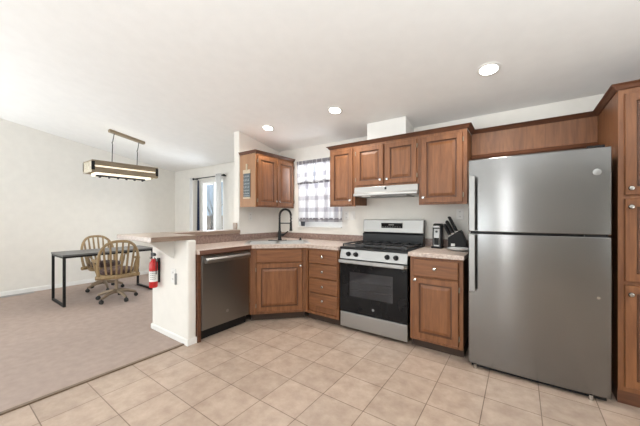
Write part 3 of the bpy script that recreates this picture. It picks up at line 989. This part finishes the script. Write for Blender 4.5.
# ================================================================== COUNTER ITEMS
# can opener / grinder
t = thing('can_opener', (-0.715, 3.19, .911), 'tall black and chrome electric can opener left of the knife block', 'appliance')
MB().prism([(3.140, .911), (3.25, .911), (3.25, 1.150), (3.235, 1.172), (3.175, 1.165), (3.155, 1.13)], -.760, -.670, 'x').build('body', M['black'], t, bevel=0.008, bseg=3)
MB().prism([(3.130, .930), (3.146, .930), (3.161, 1.115), (3.148, 1.115)], -.745, -.685, 'x').build('front_panel', M['handle'], t, bevel=0.004)['label'] = 'shiny chrome front'
MB().box(-.752, -.684, 3.135, 3.165, 1.125, 1.148).build('lever', M['handle'], t, bevel=0.004)
MB().box(-.768, -.662, 3.120, 3.255, .9105, .925).build('foot', M['matte'], t, bevel=0.004)
MB().lathe([(0.012, 0), (0.012, .010), (0, .010)], (-.716, 3.142, 1.085), (0, -1, 0)).build('cutting_wheel', M['iron'], t)
MB().prism([(3.1285, .945), (3.1315, .945), (3.1375, 1.02), (3.1345, 1.02)], -.740, -.690, 'x').build('catch_window', M['ovenglass'], t)

# knife block: slanted block with the knives leaning left
KB = Matrix.Translation((-.525, 3.22, .911))
t = thing('knife_block', (-.525, 3.22, .911), 'black slanted knife block on the short counter', 'knife block')
blk = [(-.085, 0), (.085, 0), (.085, .070), (.030, .195), (-.085, .115)]
MB(KB).prism(blk, -.055, .055, 'y').build('block', M['matte'], t, bevel=0.005)
MB(KB).box(-.055, -.018, -.0565, -.0552, .028, .055).build('label_plate', M['paper'], t)['label'] = 'small pale label on the block'
A = Vector((-.085, 0, .115)); Bp = Vector((.030, 0, .195))
kdir = Vector((-.44, -.05, .90)).normalized()
kn = [(0.14, -.032, .10), (0.14, 0.0, .115), (0.14, .032, .115), (0.40, -.032, .125), (0.40, 0.0, .135), (0.40, .032, .13), (0.70, -.024, .155), (0.70, .022, .15)]
klab = ['black-handled knife in front left slot of the knife block', 'black-handled knife in middle left slot of the knife block',
        'black-handled knife in back left slot of the knife block', 'black-handled knife in front middle slot of the knife block',
        'black-handled knife in centre slot of the knife block', 'black-handled knife in back middle slot of the knife block',
        'long black-handled knife in front upper slot of the block', 'long black-handled knife in back upper slot of the block']
for (s, yy, L), lb in zip(kn, klab):
    p = KB @ (A.lerp(Bp, s) + Vector((0, yy, 0)))
    k = thing('knife', p, lb, 'knife', 'knives in the knife block')
    side = Vector((0, 1, 0))
    ax = kdir
    Tm = Matrix.Translation(p) @ Matrix(((ax.cross(side).normalized().x, side.x, ax.x, 0), (ax.cross(side).normalized().y, side.y, ax.y, 0), (ax.cross(side).normalized().z, side.z, ax.z, 0), (0, 0, 0, 1)))
    MB(Tm).box(-.011, .011, -.008, .008, .014, L + .025).build('handle', M['matte'], k, bevel=0.004)
    MB(Tm).box(-.012, .012, -.0085, .0085, .002, .014).build('bolster', M['chrome'], k, bevel=0.001)

# white dish in front of the block
t = tag(MB().lathe([(0.045, 0), (0.075, .006), (0.108, .020), (0.112, .024), (0.104, .0235), (0.072, .012), (0, .010)], (-.485, 3.04, .9105), (0, 0, 1), 36).build('plate', M['ceramic'], smooth=True),
        'white round plate on the short counter before the knife block', 'plate')

# ================================================================== SIGN ON CABINET END
t = thing('hanging_sign', (-3.01, 2.545, 1.5), 'small slate sign clipped on the oak end of the wall cabinet', 'sign')
MB().box(-3.082, -2.948, 2.541, 2.548, 1.50, 1.83).build('board', M['chalk'], t)
MB().box(-3.088, -2.942, 2.538, 2.5485, 1.825, 1.875).build('top_strip', M['signwood'], t)
MB().box(-3.088, -2.942, 2.538, 2.5485, 1.485, 1.505).build('bottom_strip', M['signwood'], t)
MB().box(-3.026, -3.004, 2.534, 2.5485, 1.85, 1.955).build('clothespin', M['signwood'], t)
rows = [(1.785, .022, 5), (1.735, .030, 4), (1.685, .018, 6), (1.640, .030, 4), (1.595, .018, 6), (1.555, .018, 5), (1.522, .014, 6)]
for z, hgt, n in rows:
    x = -3.072
    wr = MB()
    wd = .118 / n
    for k in range(n):
        a = x + k * wd
        wr.box(a, a + wd * .62, 2.5402, 2.5408, z - hgt / 2 + .004, z - hgt / 2 + .007)
        wr.box(a, a + .004, 2.5402, 2.5408, z - hgt / 2 + .007, z + hgt / 2)
        if k % 2: wr.box(a + wd * .3, a + wd * .62, 2.5402, 2.5408, z + hgt / 2 - .004, z + hgt / 2)
    wr.build('lettering', M['chalkmark'], t)['label'] = 'white chalk-like lettering'

# ================================================================== FIRE EXTINGUISHER
ex, ey = -3.165, 1.418
EZ = .495
t = thing('fire_extinguisher', (ex, ey, EZ), 'red fire extinguisher hung on the white half-wall end', 'fire extinguisher')
MB().lathe([(0.0, 0), (0.035, .0), (0.041, .008), (0.041, .235), (0.036, .262), (0.024, .283), (0.018, .292), (0.018, .302)], (ex, ey, EZ), (0, 0, 1), 28).build('cylinder', M['red'], t, smooth=True)
MB().lathe([(0.0417, .065), (0.0417, .175)], (ex, ey, EZ), (0, 0, 1), 28).build('label_wrap', M['paper'], t, smooth=True)
pr = MB()
for k in range(5):
    for j in range(4):
        a = R(-64 + j * 20)
        a2 = a + R(14)
        z = EZ + .09 + k * .02
        q = [(ex + math.cos(a) * .0421, ey + math.sin(a) * .0421), (ex + math.cos(a2) * .0421, ey + math.sin(a2) * .0421)]
        vsx = [pr.v((q[0][0], q[0][1], z)), pr.v((q[1][0], q[1][1], z)), pr.v((q[1][0], q[1][1], z + .008)), pr.v((q[0][0], q[0][1], z + .008))]
        pr.face(vsx)
pr.build('label_print', M['ink'], t)
MB().box(ex - .020, ex + .020, ey - .022, ey + .020, 0.82511, 0.8251).build('valve', M['black'], t, bevel=0.004)
MB().prism([(ex - .045, 0.8251), (ex + .03, 0.8251), (ex + .045, 0.8371), (ex + .03, 0.8591), (ex - .04, 0.8631)], ey - .010, ey + .010, 'y').build('lever', M['black'], t, bevel=0.003)
MB().lathe([(0.012, 0), (0.012, .008), (0, .008)], (ex - .01, ey - .022, 0.8101), (0, -1, 0)).build('gauge', M['chrome'], t)
MB().tube([(ex + .02, ey, 0.8091), (ex + .055, ey, 0.7971), (ex + .060, ey, 0.7571), (ex + .060, ey, .64)], .005, 8).build('hose', M['rubber'], t, smooth=True)
MB().box(ex - .015, ex + .015, ey + .040, 1.4795, .54, .80).build('wall_bracket', M['black'], t)

# ================================================================== KITCHEN CURTAINS + SILL ITEMS
def cloth(name, x0, x1, y, z0, z1, mat, parent=None, amp=0.014, waves=7, ph=0.0, flare=0.0, swag=0.0, thick=0.002):
    nx, nz = waves * 10, 10
    mb = MB()
    def pt(i, j, off):
        s = i / nx; v = j / nz
        x = x0 + (x1 - x0) * s + flare * (1 - v) * (s - .5)
        a = amp * (0.55 + .45 * (1 - v))
        yy = y + a * math.sin(2 * math.pi * waves * s + ph + .6 * math.sin(3 * s + v)) + off
        zb = z0 + swag * math.sin(math.pi * s)
        return (x, yy, zb + (z1 - zb) * v)
    F = [[mb.v(pt(i, j, -thick)) for j in range(nz + 1)] for i in range(nx + 1)]
    B = [[mb.v(pt(i, j, thick)) for j in range(nz + 1)] for i in range(nx + 1)]
    for i in range(nx):
        for j in range(nz):
            mb.face([F[i][j], F[i + 1][j], F[i + 1][j + 1], F[i][j + 1]])
            mb.face([B[i][j], B[i][j + 1], B[i + 1][j + 1], B[i + 1][j]])
    for i in range(nx):
        mb.face([F[i][0], B[i][0], B[i + 1][0], F[i + 1][0]])
        mb.face([F[i][nz], F[i + 1][nz], B[i + 1][nz], B[i][nz]])
    for j in range(nz):
        mb.face([F[0][j], F[0][j + 1], B[0][j + 1], B[0][j]])
        mb.face([F[nx][j], B[nx][j], B[nx][j + 1], F[nx][j + 1]])
    return mb.build(name, mat, parent, smooth=True, auto=0)

YC = YA - .030
def small_rod(z, label):
    t = thing('curtain_rod', ((WX0 + WX1) / 2, YC, z), label, 'curtain rod', 'sink window curtain rods')
    MB().tube([(WX0 + .022, YC, z), (WX1 + .035, YC, z)], .006, 8).build('rod', M['slot'], t, smooth=True)
    for x in (WX0 + .024, WX1 + .033):
        MB().box(x - .006, x + .006, YC - .004, YA, z - .008, z + .008).build('rod_bracket', M['slot'], t)
small_rod(2.045, 'upper grey curtain rod across the top of the sink window')
small_rod(1.738, 'lower grey curtain rod halfway up the sink window')
XM = -2.40
for x0, x1, z0, z1, lb, ph in (
        (WX0 + .04, XM, 1.72, 2.055, 'left half of the white checked valance over the sink window', 0.3),
        (XM + .005, WX1 + .03, 1.72, 2.055, 'right half of the white checked valance over the sink window', 1.4),
        (WX0 + .04, XM, 1.168, 1.765, 'left lower cafe curtain, white with grey checks, at the sink window', 2.1),
        (XM + .005, WX1 + .03, 1.168, 1.765, 'right lower cafe curtain, white with grey checks, at the sink window', 0.0)):
    c = cloth('curtain', x0, x1, YC - (.030 if z0 < 1.5 else .062), z0, z1, M['curtain'], None, 0.012, 5, ph, 0.0, 0.03 if z0 > 1.5 else 0.0)
    tag(c, lb, 'curtain', 'sink window curtains')
    hb = cloth('header_band', x0, x1, YC - .004 - (.030 if z0 < 1.5 else .062), z1 - .045, z1 + .002, M['header'], c, 0.007, 9, ph, 0.0, 0.0, 0.004)
    hb['label'] = 'grey gathered header along the rod'
    hb = cloth('hem_band', x0, x1, YC - (.030 if z0 < 1.5 else .062), z0 + .03, z0 + .055, M['header'], c, 0.012, 5, ph, 0.0, 0.03 if z0 > 1.5 else 0.0, 0.0035) if z0 < 1.5 else None
    if hb: hb['label'] = 'grey woven stripe near the hem'

t = thing('sill_pot', (-2.665, YA - .008, WZ0 + .014), 'small charcoal pot on the left of the sink window sill', 'pot')
MB().lathe([(0.026, 0), (0.034, .062), (0.037, .064), (0.037, .072), (0.031, .072), (0.030, .062), (0, .060)], (-2.665, YA - .008, WZ0 + .0145), (0, 0, 1), 20).build('pot', M['pot'], t, smooth=True)
lf = MB()
for k in range(9):
    a = k * 2.4; rr = .004 + .002 * k
    b = Vector((-2.665, YA - .008, WZ0 + .072))
    lf.tube([b + Vector((math.cos(a) * rr * .4, math.sin(a) * rr * .4, 0)), b + Vector((math.cos(a) * rr, math.sin(a) * rr, .012)), b + Vector((math.cos(a) * rr * 1.5, math.sin(a) * rr * 1.5, .020))], [.005, .006, .001], 6)
lf.build('leaves', M['leaf'], t, smooth=True)

# ================================================================== DINING DRAPES
YR = YD - .075
ZR = 2.03
t = thing('curtain_rod', (-5.12, YR, ZR), 'black metal curtain rod above the patio door', 'curtain rod')
MB().tube([(-5.64, YR, ZR), (-4.60, YR, ZR)], .010, 10).build('rod', M['matte'], t, smooth=True)
for x in (-5.64, -4.60):
    MB().lathe([(0, -.028), (.018, -.018), (.024, 0), (.018, .018), (0, .028)], (x, YR, ZR), (1, 0, 0), 14).build('finial', M['matte'], t, smooth=True)
for x in (-5.60, -4.64):
    MB().box(x - .008, x + .008, YR - .012, YD, ZR - .012, ZR + .012).build('rod_bracket', M['matte'], t)
c = cloth('drape', -5.72, -5.60, YR - .045, 0.03, 2.05, M['sheer'], None, 0.022, 2, 0.4); tag(c, 'white drape panel at the left end of the patio door rod', 'curtain', 'patio door drapes')
c = cloth('drape', -5.555, -5.52, YR + .045, 0.03, 2.00, M['navy'], None, 0.010, 2, 2.0, 0.10); tag(c, 'narrow navy strip in place of the shaded gap beside the left white drape', 'curtain', 'patio door drapes')  # cloth strip added to paint the dark gap beside the drape
c = cloth('drape', -4.79, -4.61, YR - .055, 0.03, 2.06, M['sheer'], None, 0.030, 3, 0.9); tag(c, 'wide pale drape panel at the right side of the patio door', 'curtain', 'patio door drapes')

# ================================================================== LIGHTS
slope = math.atan(0.182)
cl = ['recessed ceiling light nearest the refrigerator, rightmost of three', 'recessed ceiling light before the duct chase, middle of three', 'recessed ceiling light above the sink corner, leftmost of three']
cn = Vector((0, -math.sin(slope), -math.cos(slope)))
for (x, y), lb in zip(((-0.20, 2.60), (-1.653, 2.62), (-2.70, 2.63)), cl):
    p = Vector((x, y, ceil_z(y)))
    t = thing('recessed_light', p, lb, 'ceiling light', 'recessed kitchen lights')
    MB().lathe([(0.062, .0), (0.085, .0), (0.085, .005), (0.078, .009), (0.064, .007), (0.062, .0)], p, cn, 32, caps=False).build('trim_ring', M['white'], t, smooth=True)
    MB().lathe([(0, .002), (0.064, .002), (0.064, .0065), (0, .0065)], p, cn, 32).build('lens', M['canglow'], t)
    l = bpy.data.lights.new('can_lamp', 'SPOT'); l.energy = 42; l.spot_size = R(150); l.spot_blend = 0.8; l.shadow_soft_size = 0.07; l.color = (1, .95, .87)
    o = bpy.data.objects.new('can_lamp', l); o.location = p + cn * .03; COL.objects.link(o)

# linear pendant over the desk
px, pw = -5.16, 0.19
py0, py1, pz0, pz1 = 1.40, 2.30, 1.885, 2.060
t = thing('pendant_light', (px, 1.92, 2.5), 'long rectangular weathered-wood pendant lamp hanging above the desk', 'pendant lamp')
mb = MB()
yc0, yc1 = 1.665, 2.165
mb.prism([(yc0, ceil_z(yc0)), (yc1, ceil_z(yc1)), (yc1, ceil_z(yc1) - .04), (yc0, ceil_z(yc0) - .04)], px - .04, px + .04, 'x')
mb.build('canopy', M['lampwood'], t, bevel=0.004)
for y in (1.735, 2.085):
    zc = ceil_z(y) - .039
    MB().tube([(px, y, zc), (px, y - .02, zc - .13), (px, y - .03, zc - .15), (px, y - .022, zc - .17), (px, y - .03, pz1 - .01)], .006, 8).build('hanging_rod', M['iron'], t, smooth=True)
fr = MB()
for x in (px - pw, px + pw - .02):
    fr.box(x, x + .02, py0, py1, pz1 - .073, pz1).box(x, x + .02, py0, py1, pz0, pz0 + .078)
fr.build('side_rail', M['lampwood'], t, bevel=0.002)
MB().box(px - pw + .02, px + pw - .02, py0, py1, pz1 - .02, pz1 - .004).build('top_board', M['lampwood'], t)
for y in (py0 + .002, py1 - .012):
    MB().box(px - pw + .02, px + pw - .02, y, y + .010, pz0, pz1 - .02).build('end_glass', M['seeded'], t)
MB().box(px - pw + .021, px - pw + .026, py0 + .03, py1 - .03, pz0 + .06, pz1 - .05).box(px + pw - .026, px + pw - .021, py0 + .03, py1 - .03, pz0 + .06, pz1 - .05).build('side_glass', M['lampglow'], t)['label'] = 'glowing slot between the wooden rails'
cb = MB()
for x in (px - pw - .003, px + pw - .019):
    for y in (py0 - .003, py1 - .035):
        cb.box(x, x + .022, y, y + .038, pz0 + .03, pz1 - .02)
cb.build('corner_bracket', M['matte'], t, bevel=0.002)
MB().box(px - pw + .022, px + pw - .022, py0 + .09, py1 - .1, pz0 - .03, pz0 + .02).build('lower_diffuser', M['lampglow'], t, bevel=0.01)
lo = MB().box(px + .08, px + .125, py0 + .07, py1 - .17, pz0 - .055, pz0 - .0305)
for k in range(6): lo.lathe([(0, 0), (.016, .004), (.016, .016), (0, .02)], (px + .102, py0 + .12 + k * .115, pz0 - .072), (0, 0, 1), 10)
lo.build('lower_rail', M['iron'], t, bevel=0.003)
l = bpy.data.lights.new('pendant_lamp_light', 'AREA'); l.shape = 'RECTANGLE'; l.size = .3; l.size_y = .8; l.energy = 8; l.color = (1, .9, .75)
o = bpy.data.objects.new('pendant_lamp_light', l); o.location = (px, 1.85, pz0 - .08); COL.objects.link(o)
l = bpy.data.lights.new('pendant_up_light', 'AREA'); l.shape = 'RECTANGLE'; l.size = .2; l.size_y = .8; l.energy = 0.8; l.color = (1, .93, .8)
o = bpy.data.objects.new('pendant_up_light', l); o.location = (px, 1.85, pz1 + .02); o.rotation_euler = (R(180), 0, 0); COL.objects.link(o)

# ================================================================== DESK
t = thing('desk', (-5.36, 1.70, 0), 'charcoal desk with black square-tube legs on the carpet', 'desk')
TX0, TX1, TY0, TY1, TZ = -5.66, -5.06, 1.105, 2.29, .715
MB().box(TX0, TX1, TY0, TY1, TZ - .022, TZ).build('desk_top', M['desktop'], t, bevel=0.002)
MB().box(TX0 + .012, TX1 - .004, TY0 + .004, TY1 - .004, TZ - .0475, TZ - .0225).build('apron_frame', M['matte'], t)
for y in (TY0 + .005, TY1 - .045):
    lg = MB()
    a, b = TX0 + .005, TX1 - .005
    for x in (a, b - .03): lg.box(x, x + .03, y, y + .03, .004, TZ - .048)
    lg.box(a + .03, b - .03, y, y + .03, .004, .034)
    lg.build('leg_frame', M['matte'], t, bevel=0.002)

# ================================================================== SWIVEL ARMCHAIRS  (local: faces -y, back at +y)
def make_chair(label):
    t = thing('swivel_armchair', (0, 0, 0), label, 'chair', 'oak swivel armchairs')
    SZ = .405
    n = 28
    seat = MB().prism([(math.cos(a) * (.255 if math.sin(a) < 0 else .235), math.sin(a) * .25) for a in [2 * math.pi * k / n for k in range(n)]], SZ - .055, SZ).build('seat', M['chairwood'], t, bevel=0.010, smooth=True)
    cz = MB()
    rings = []
    for ins, z in ((.02, SZ), (.0, SZ + .02), (.0, SZ + .045), (.03, SZ + .065), (.10, SZ + .072)):
        rings.append([cz.v((math.cos(a) * (.225 - ins), math.sin(a) * (.225 - ins), z)) for a in [2 * math.pi * k / n for k in range(n)]])
    for A, B in zip(rings, rings[1:]):
        for k in range(n): cz.face([A[k], A[(k + 1) % n], B[(k + 1) % n], B[k]])
    cz.face(list(reversed(rings[0]))); cz.face(rings[-1])
    cz.build('cushion', M['cushion'], t, smooth=True, auto=0)
    # bow back
    def back_pt(s, z):     # s -1..1 across, curved round the sitter, leaning back with height
        return Vector((s * .27, .225 - .06 * s * s + (z - SZ) * .23, z))
    bow = []
    for k in range(0, 33):
        a = math.pi * k / 32
        s = -math.cos(a)
        sn = math.sin(a)
        s2 = math.copysign(abs(s) ** .75, s)
        z = SZ - .03 + .515 * sn ** .62
        bow.append(back_pt(s2 * (0.86 + .14 * sn ** .3 if sn > 0 else .86), z))
    MB().tube(bow, .020, 8).build('back_bow', M['chairwood'], t, smooth=True)
    for k in range(6):
        s = -.70 + k * .28
        zt = SZ - .03 + .515 * (max(0.0, 1 - abs(s) ** 2.67)) ** .31
        MB().tube([back_pt(s * .78, SZ - .03), back_pt(s * .92, (SZ + zt) / 2), back_pt(s, zt - .004)], [.013, .016, .012], 6).build('spindle', M['chairwood'], t, smooth=True)
    rail = MB()
    rail.tube([back_pt(-1 + 2 * k / 12, SZ - .028) for k in range(13)], .030, 8).build('back_rail', M['chairwood'], t, smooth=True)
    for sx in (-1, 1):
        MB().tube([back_pt(sx * .94, SZ + .20) + Vector((0, -.005, 0)), Vector((sx * .285, .08, SZ + .205)), Vector((sx * .29, -.06, SZ + .20)), Vector((sx * .275, -.15, SZ + .185))], [.014, .020, .024, .018], 8).build('arm', M['chairwood'], t, smooth=True)
        for yy in (-.10, .01):
            MB().tube([Vector((sx * .235, yy, SZ - .02)), Vector((sx * .262, yy, SZ + .09)), Vector((sx * .285, yy + .01, SZ + .19))], [.010, .015, .010], 8).build('arm_post', M['chairwood'], t, smooth=True)
    MB().lathe([(.03, .10), (.034, .12), (.026, .16), (.022, .30), (.05, .325), (.11, .35)], (0, 0, 0)).build('pedestal', M['basebronze'], t, smooth=True)
    for k in range(5):
        a = R(90 + 72 * k + 20)
        d = Vector((math.cos(a), math.sin(a), 0))
        lg = MB().tube([d * .015 + Vector((0, 0, .135)), d * .14 + Vector((0, 0, .118)), d * .26 + Vector((0, 0, .075))], [.030, .024, .017], 8).build('leg', M['basebronze'], t, smooth=True)
        q = d * .26
        pr = Vector((-d.y, d.x, 0))
        MB().lathe([(.009, -.02), (.026, -.02), (.028, -.012), (.028, .012), (.026, .02), (.009, .02)], q + Vector((0, 0, .0325)), pr, 16).tube([q + Vector((0, 0, .03)), q + Vector((0, 0, .075))], .007, 6).build('caster', M['rubber'], lg, smooth=True)
    return t
ch = make_chair('oak spindle-back swivel armchair on the near side of the desk, back to the camera')
ch.scale = (0.95, 1.0, 1.0); ch.location = (-4.91, 1.68, .0045); ch.rotation_euler = (0, 0, R(-102))
c2 = copy_tree(ch)
c2['label'] = 'oak spindle-back swivel armchair on the far side of the desk by the wall'
c2.location = (-5.76, 1.80, .0045); c2.rotation_euler = (0, 0, R(96))

# floor register by the left wall
t = thing('floor_vent', (-6.47, .90, .004), 'dark metal floor register in the carpet along the left wall', 'vent')
VX0, VX1, VY0, VY1 = -6.52, -6.42, .70, 1.06
frame_v = MB()
frame_v.box(VX0, VX1, VY0, VY0 + .015, .004, .010).box(VX0, VX1, VY1 - .015, VY1, .004, .010).box(VX0, VX0 + .012, VY0 + .015, VY1 - .015, .004, .010).box(VX1 - .012, VX1, VY0 + .015, VY1 - .015, .004, .010)
frame_v.build('vent_frame', M['greyplate'], t)
sl = MB()
for k in range(16): sl.box(VX0 + .012, VX1 - .012, VY0 + .022 + k * .0205, VY0 + .033 + k * .0205, .004, .009)
sl.build('louvres', M['greyplate'], t)

# ================================================================== OUTSIDE
def tree(x, y, h, label, seed):
    rnd = random.Random(seed)
    t = thing('bare_tree', (x, y, -.25), label, 'tree', 'bare trees outside')
    mb = MB()
    def grow(p, d, L, r, depth):
        pts = [p]; rr = [r]
        n = 4
        for k in range(n):
            d = (d + Vector((rnd.uniform(-.22, .22), rnd.uniform(-.22, .22), rnd.uniform(-.03, .14)))).normalized()
            p = p + d * L / n
            pts.append(p); rr.append(r * (1 - .45 * (k + 1) / n))
        mb.tube(pts, rr, 6 if depth < 2 else 4)
        if depth < 6:
            for _ in range(3 if depth < 3 else 2):
                a = rnd.uniform(0, 6.28)
                nd = (d + Vector((math.cos(a), math.sin(a), rnd.uniform(-.1, .5))) * rnd.uniform(.5, .95)).normalized()
                grow(pts[-1 - (rnd.random() < .4)], nd, L * rnd.uniform(.62, .82), rr[-1] * .75, depth + 1)
    grow(Vector((x, y, -.25)), Vector((0, 0, 1)), h * .28, .11, 0)
    mb.build('branches', M['bark'], t, smooth=True)
tree(-11.6, 7.75, 3.2, 'bare leafless tree outside, seen through the patio door', 11)
t = thing('block_wall', (-12, 9.4, -.25), 'tan block garden wall outside beyond the patio door', 'wall')
bw = MB().box(-22, -4, 9.4, 9.6, -.25, 1.20)
bw.build('courses', M['block'], t)
MB().box(-22, -4, 9.36, 9.64, 1.20, 1.27).build('coping', M['soil'], t)
